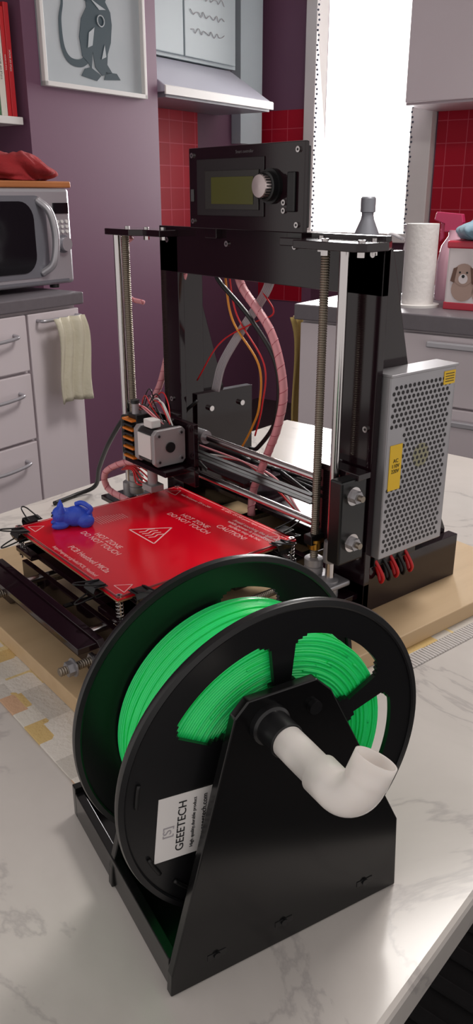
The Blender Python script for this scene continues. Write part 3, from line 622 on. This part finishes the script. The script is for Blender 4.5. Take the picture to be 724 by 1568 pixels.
for i in range(nr):
    for a in (.5,0,-.5): prof.append((r1-(i+.5-a*.8)*p, x1-(.0005 if abs(a)>.1 else 0)))
fo=lathe("filament_coil",prof,grn,sp,(0,0,0),(1,0,0),n=128,smooth=True)
rnd=random.Random(5)
for i in range(16):
    xx=rnd.uniform(x0+.003,x1-.003); tl=rnd.uniform(-.004,.004); rr=r1+.0006+rnd.uniform(0,.0004); a0=rnd.uniform(0,6.28); L=rnd.uniform(2.5,6)
    pts=[Vector((min(max(xx+tl*math.sin(t*L+a0),x0),x1),rr*math.cos(a0+t*L),rr*math.sin(a0+t*L))) for t in [k/60 for k in range(61)]]
    sweep("strand_%d"%i,pts,.0008,grn,sp,6)
for i in range(16):
    rr=rnd.uniform(.05,r1); a0=rnd.uniform(0,6.28); L=rnd.uniform(1.5,4); e=rnd.uniform(-.002,.002)
    pts=[Vector((x1,(rr+e*math.sin(t*3))*math.cos(a0+t*L),(rr+e*math.sin(t*3))*math.sin(a0+t*L))) for t in [k/50 for k in range(51)]]
    sweep("side_strand_%d"%i,pts,.0008,grn,sp,6)
lb=box("sticker",(.0017,-.0165,-.0205),(.0021,.0165,.0205),lab,sp,.0001)
LM=Matrix.Translation((0,-.061,-.017))@Matrix.Rotation(math.radians(-6),4,'X')
for v in lb.data.vertices: v.co=LM@v.co
def ltext(n,s,size,y,z,m=ink):
    o=text(n,s,size,(0,0,0),(0,0,0),m,sp)
    R3=Matrix(((0,0,1,0),(0,-1,0,0),(1,0,0,0),(0,0,0,1)))
    o.matrix_local=LM@Matrix.Translation((.0023,y,z))@R3
ltext("sticker_title","GEEETECH",.0068,-.002,-.0); ltext("sticker_sub","High quality,durable product",.0028,.005,0); ltext("sticker_web","www.geeetech.com",.0042,.011,0); ltext("sticker_logo","[S]",.007,-.010,-.002,greyr)
for i,(a,r) in enumerate([(172,.088),(205,.088),(222,.086)]):
    A=math.radians(a); pts=[Vector((.0022,r*math.cos(A+k*.02),r*math.sin(A+k*.02))) for k in range(-4,5)]
    sweep("rim_slot_%d"%i,pts,.0012,mat("slot_dark",(5,5,6),.5),sp,8)
cb=empty("blue_coaster"); lathe("disc",[(.024,0),(.028,.001),(.030,.006),(.028,.006),(.026,.003)],mat("coaster_blue",(130,160,190),.3),cb,(.022,-.232,.7523),n=40)
# ---------------------------------------------------------------- lights
# overcast sky: brighter on the side the kitchen window faces
wd=bpy.data.worlds.new("World"); scene.world=wd; wd.use_nodes=True; nt=wd.node_tree
bg=nt.nodes["Background"]; bg.inputs[0].default_value=srgb(255,249,245)
tc=nt.nodes.new("ShaderNodeTexCoord"); dp=nt.nodes.new("ShaderNodeVectorMath"); dp.operation='DOT_PRODUCT'
dv=Vector((-.45*math.cos(RZ)-1*math.sin(RZ),-.45*math.sin(RZ)+1*math.cos(RZ),.1)).normalized()
dp.inputs[1].default_value=dv; nt.links.new(tc.outputs["Generated"],dp.inputs[0])
mr=nt.nodes.new("ShaderNodeMapRange"); mr.interpolation_type='SMOOTHSTEP'
mr.inputs["From Min"].default_value=.55; mr.inputs["From Max"].default_value=.9; mr.inputs["To Min"].default_value=.74; mr.inputs["To Max"].default_value=3.2
nt.links.new(dp.outputs["Value"],mr.inputs["Value"]); nt.links.new(mr.outputs[0],bg.inputs[1])
def area(name,loc,target,size,sizey,power,col,spread=180):
    l=bpy.data.lights.new(name,'AREA'); l.shape='RECTANGLE'; l.size=size; l.size_y=sizey; l.energy=power; l.color=col; l.spread=math.radians(spread)
    o=bpy.data.objects.new(name,l); o.location=loc; o.rotation_euler=(Vector(target)-Vector(loc)).to_track_quat('-Z','Y').to_euler(); COL.objects.link(o); return o
def room(u,v,z): return (u*math.cos(RZ)-v*math.sin(RZ),u*math.sin(RZ)+v*math.cos(RZ),z)
area("window_daylight",room(-1.535,3.64,1.65),room(-.2,0,.8),.7,1.4,36,(1,.98,.97),110)
area("ceiling_fill",room(.2,1.2,2.45),room(.0,.9,0),.6,.6,24,(1,.95,.9))  # unseen fill light, added overhead to brighten the front
# ---------------------------------------------------------------- camera
F=Vector((-.7269,.5815,-.3653)).normalized(); R=Vector((.6247,.7809,0)).normalized(); U=R.cross(F).normalized()
cam=bpy.data.cameras.new("camera"); co=bpy.data.objects.new("camera",cam); COL.objects.link(co)
M=Matrix((R,U,-F)).transposed().to_4x4(); M.translation=Vector((.669,-.422,1.165)); co.matrix_world=M
cam.sensor_fit='HORIZONTAL'; cam.sensor_width=36; cam.lens=1568.9/920*36; cam.clip_start=.02
scene.camera=co
scene.view_settings.view_transform='Standard'
